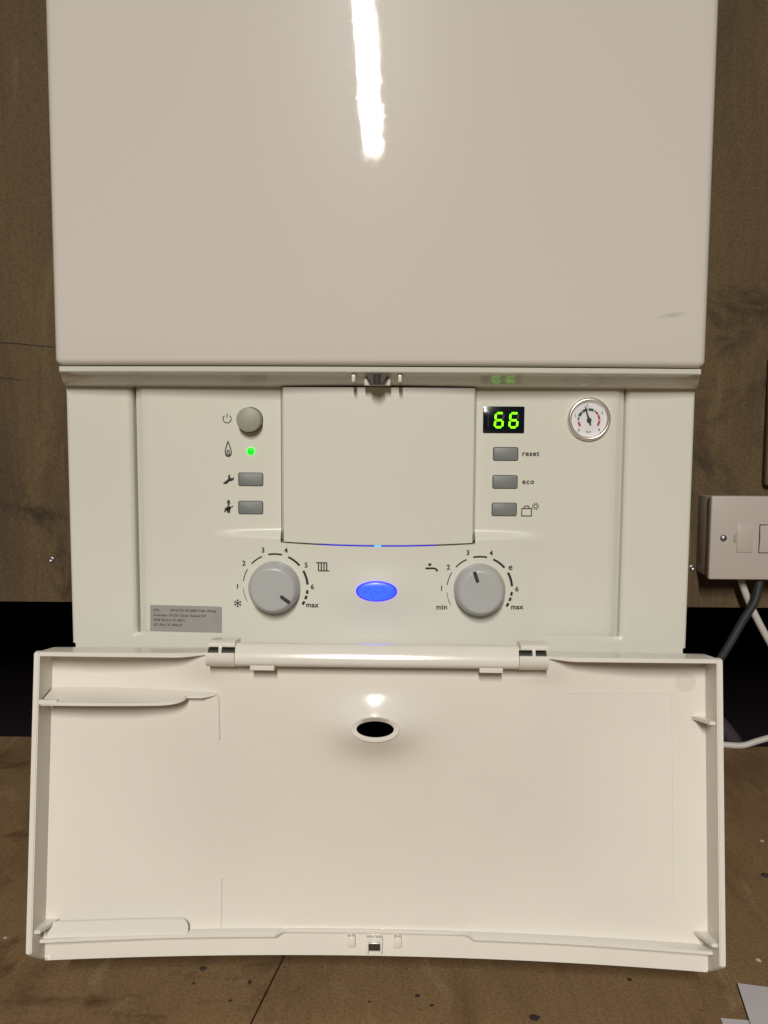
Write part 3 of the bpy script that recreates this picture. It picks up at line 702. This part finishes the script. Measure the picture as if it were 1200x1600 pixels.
# gussets on the side rims
for s, z in ((1, -41), (1, -180.5), (-1, -179.5)):
    m2 = MB().prism([(s * 218.6, 3.5), (s * 218.6, skin(218) + .6), (s * 209.5, skin(210) + .4), (s * 211.5, skin(211) - 4.5), (s * 215.0, 4.2)], 'z', z - 1.1, z + 1.1); D(m2, 'gusset', 30)
# fine moulding lines, ejector mark
for p, q in (((126.5, -24.6), (197, -25.4)), ((197, -25.4), (197.3, -161)), ((127, -157.6), (197.3, -161))):
    pts = [(p[0] + (q[0] - p[0]) * t / 12, p[1] + (q[1] - p[1]) * t / 12) for t in range(13)]
    D(MB().tube([(u, door_y(u, z) + .12, z) for u, z in pts], .36, 6), 'moulding_line')
Flat().disc((206, -17.4), 3.3, 24).ring((206, -17.4), 3.25, 6.5, 0, 360, 36).build('ejector_mark', M_EJ, door_y, door, .2)
# clips at the foot
for u in (-15.6, 15.6):
    D(MB().rbox(u - 2.6, u + 2.6, skin(0) - 4.6, skin(0) + 1, -197.8, -191.2, .6), 'stop_block')
    D(MB().rbox(u - .5, u + .5, skin(0) - 2.4, skin(0) + 1, -191.4, -189, .2), 'stop_rib')
cl = D(MB().rbox(-5.4, -3.9, skin(0) - 5.0, skin(0) + 1, -201.8, -192.2, .4).rbox(3.9, 5.4, skin(0) - 5.0, skin(0) + 1, -201.8, -192.2, .4).rbox(-5.4, 5.4, skin(0) - 4.6, skin(0) + 1, -194.6, -191.6, .4), 'flap_catch')
D(MB().rbox(-3.8, 3.8, skin(0) - 4.8, skin(0) + 1, -200.0, -195.4, .1), 'catch_mouth', 0, M_LATCH)
D(MB().rbox(-4.0, 4.0, skin(0) - 5.4, skin(0) - 3.2, -195.6, -194.7, .2), 'catch_spring', 30, M_CHROME)
D(MB().rbox(-.4, .4, skin(0) - 2.4, skin(0) + 1, -192, -189, .2), 'stop_rib')

# ------------------------------------------------------------------ fused spur and cables at the right
spur = thing('fused_spur', (387, 365, -152), 'white fused spur socket box on the plywood beside the boiler', 'fused spur')
MB().rbox(345, 429, 329, 365, -194.6, -109.6, 1.5).build('back_box', M_BOX, spur)
plate = MB().rbox(343.6, 430.4, 321, 330, -196.6, -108, 1.6, 3).build('face_plate', M_SPUR, spur)
for x in (357.3, 416.7):
    s_ = MB().lathe([(3.6, 323), (3.6, 320.6), (3.0, 319.6), (1.6, 318.9), (0.001, 318.7)], (x, -152.4), 24).build('screw', M_SCREW, spur, 50)
MB().rbox(371.2, 388.0, 319.9, 324, -167.2, -138.6, .5).build('fuse_carrier', M_SPUR, spur)
MB().rbox(367.6, 370.8, 320.8, 324, -157, -147.6, .2).build('fuse_notch', M_BOX, spur)
sf = MB().rbox(394.3, 414.5, 320.7, 324, -168.2, -137.6, .3).build('switch_socket', M_DARK, spur)
MB().prism([(320.4, -167.2), (318.6, -152), (320.2, -138.6), (324, -138.6), (324, -167.2)], 'x', 395.0, 413.8).build('rocker_switch', M_SPUR, spur, 20)
MB().rbox(400, 404, 320.2, 323, -139.4, -138.0).build('switch_mark', M_RED, spur, 0)

p = spline([(386, 347, -190), (389, 346, -205), (400, 345, -231.5), (419, 343, -266.7), (448, 342, -312), (492, 360, -352), (520, 405, -378), (500, 440, -400), (462, 455, -419), (442, 458, -426.6), (417, 462, -427.1), (380, 462, -427.1), (310, 455, -427.1)], 8)
tag(MB().tube(p, 3.9, 14).build('power_cable', M_WCAB, None, 60), 'white round cable dropping from the fused spur and looping on the floor', 'cable')
p = spline([(402, 331, -190), (400, 330, -206), (396, 329, -222), (384.5, 330, -243), (369, 331, -274), (352, 336, -306), (330, 350, -350), (322, 360, -400), (330, 380, -426.5), (300, 400, -426.6)], 8)
tag(MB().tube(p, 4.4, 14).build('power_cable', M_GCAB, None, 60), 'dark grey cable curving down behind the open flap', 'cable')
tag(MB().tube(spline([(340, 560, -330), (392, 545, -372), (440, 535, -422), (470, 530, -470), (500, 528, -600)], 6), 11, 14).build('lagged_pipe', M_PIPE, None, 60), 'dark lagged pipe sloping down into the gap behind the floor edge', 'pipe')
tag(MB().rbox(412.6, 480, 353, 364.6, -99, 40, 3, 3).build('wooden_block', M_BLOCK, None, 40), 'brown wooden block on the plywood above the fused spur', 'wood block')
for x, z, lab in ((-372.7, -187, 'small screw head in the bare plywood left of the boiler'), (340.4, -190.7, 'small screw head between the boiler and the fused spur')):
    tag(MB().lathe([(3.0, 365.5), (3.0, 363.6), (2.2, 363.2), (1.1, 363.9), (0.001, 364)], (x, z), 18).build('wall_screw', M_SCREW, None, 40), lab, 'screw', 'screws in the plywood wall')

# ------------------------------------------------------------------ loose bits on the floor
def card(pts, z, bend, lab):
    m2 = MB(); a, b, c, d = [Vector(fx(*q)) for q in pts]; n = 8; th = .35
    for j in range(n + 1):
        for i in range(n + 1):
            s_, t_ = i / n, j / n; q = (a * (1 - s_) + b * s_) * (1 - t_) + (d * (1 - s_) + c * s_) * t_
            h = z + bend * (abs(s_ - .5) * 2) ** 2 * (1 - t_ * .5); m2.v += [(q.x, q.y, h + th), (q.x, q.y, h)]
    idx = lambda i, j, k: (j * (n + 1) + i) * 2 + k
    for j in range(n):
        for i in range(n):
            for k in (0, 1): m2.f.append((idx(i, j, k), idx(i + 1, j, k), idx(i + 1, j + 1, k), idx(i, j + 1, k)))
    for i in range(n):
        for (A, B) in (((i, 0), (i + 1, 0)), ((i, n), (i + 1, n)), ((0, i), (0, i + 1)), ((n, i), (n, i + 1))):
            m2.f.append((idx(*A, 0), idx(*B, 0), idx(*B, 1), idx(*A, 1)))
    tag(m2.build('paper_sheet', M_PAPER, None, 40), lab, 'paper')
card([(248, -25), (332, -38), (311, -146), (228, -133)], FZ + 1.2, .8, 'upper white paper sheet on the floor at the lower right corner')
card([(224, -59), (302, -66), (293, -160), (214, -152)], FZ + .25, .2, 'lower white paper sheet tucked under the other sheet')
def bit(name, x, y, w, h, m, lab, cat, grp):
    bm = bmesh.new(); bmesh.ops.create_icosphere(bm, subdivisions=1, radius=1)
    for v in bm.verts:
        k = .55 + .75 * random.random(); v.co = Vector((v.co.x * w / 2 * k, v.co.y * w / 2 * k * .75, max(-.2, v.co.z) * h * .6 * k))
    x, y = fx(x, y); rot = Matrix.Rotation(random.random() * 6, 3, 'Z'); zmin = min(v.co.z for v in bm.verts)
    vs = []
    for v in bm.verts: q = rot @ v.co; vs.append((q.x, q.y, q.z - zmin))
    bm.verts.index_update(); fs = [[v.index for v in f_.verts] for f_ in bm.faces]; bm.free()
    o = MB().add(vs, fs).build(name, m, None, 0); o.location = (x * S, y * S, FZ * S); return tag(o, lab, cat, grp)
for i, (x, y, w, h, lab) in enumerate(((-120.8, -14.7, 8.5, 3, 'largest dark chip on the floor under the left half of the flap'), (-123.4, -31, 2.8, 1.5, 'small dark crumb in front of the largest chip'), (-85.4, -29.5, 5, 2, 'dark chip just left of the floor seam'),
        (-94.9, -48.5, 3.4, .9, 'thin dark sliver left of the floor seam near the picture bottom'), (-2.9, -47.7, 2.5, 1.4, 'round dark crumb on the floor below the flap catch'), (29, -41, 4.2, 1.3, 'dark flake on the floor right of the flap catch'),
        (38.5, -49.9, 4.6, .9, 'thin brown sliver right of the dark flake'), (103.9, -61.6, 8.5, 2.0, 'dark curled scrap at the bottom edge of the picture'), (176, -20, 4.8, 1.2, 'dark flake in the shadow under the right end of the flap'), (330.3, 125.9, 11, 4, 'black lump on the floor at the right picture edge'),
        (-64, -12, 2.2, 1.2, 'tiny dark crumb just right of the floor seam'), (22, -12, 1.9, 1, 'tiny dark crumb under the middle of the flap'))):
    bit('floor_chip', x, y, w, h, M_CHIP, lab, 'debris', 'dark chips on the floor')
for x, y, w, lab in ((274.8, 5.1, 5.5, 'pale crumb on the floor right of the flap corner'), (-276, 19.5, 4.0, 'pale crumb on the floor left of the flap corner'), (354.8, 189.7, 4.5, 'pale crumb far back on the floor at the right')):
    bit('floor_crumb', x, y, w, 1.6, M_CRUMB, lab, 'debris', 'pale crumbs on the floor')
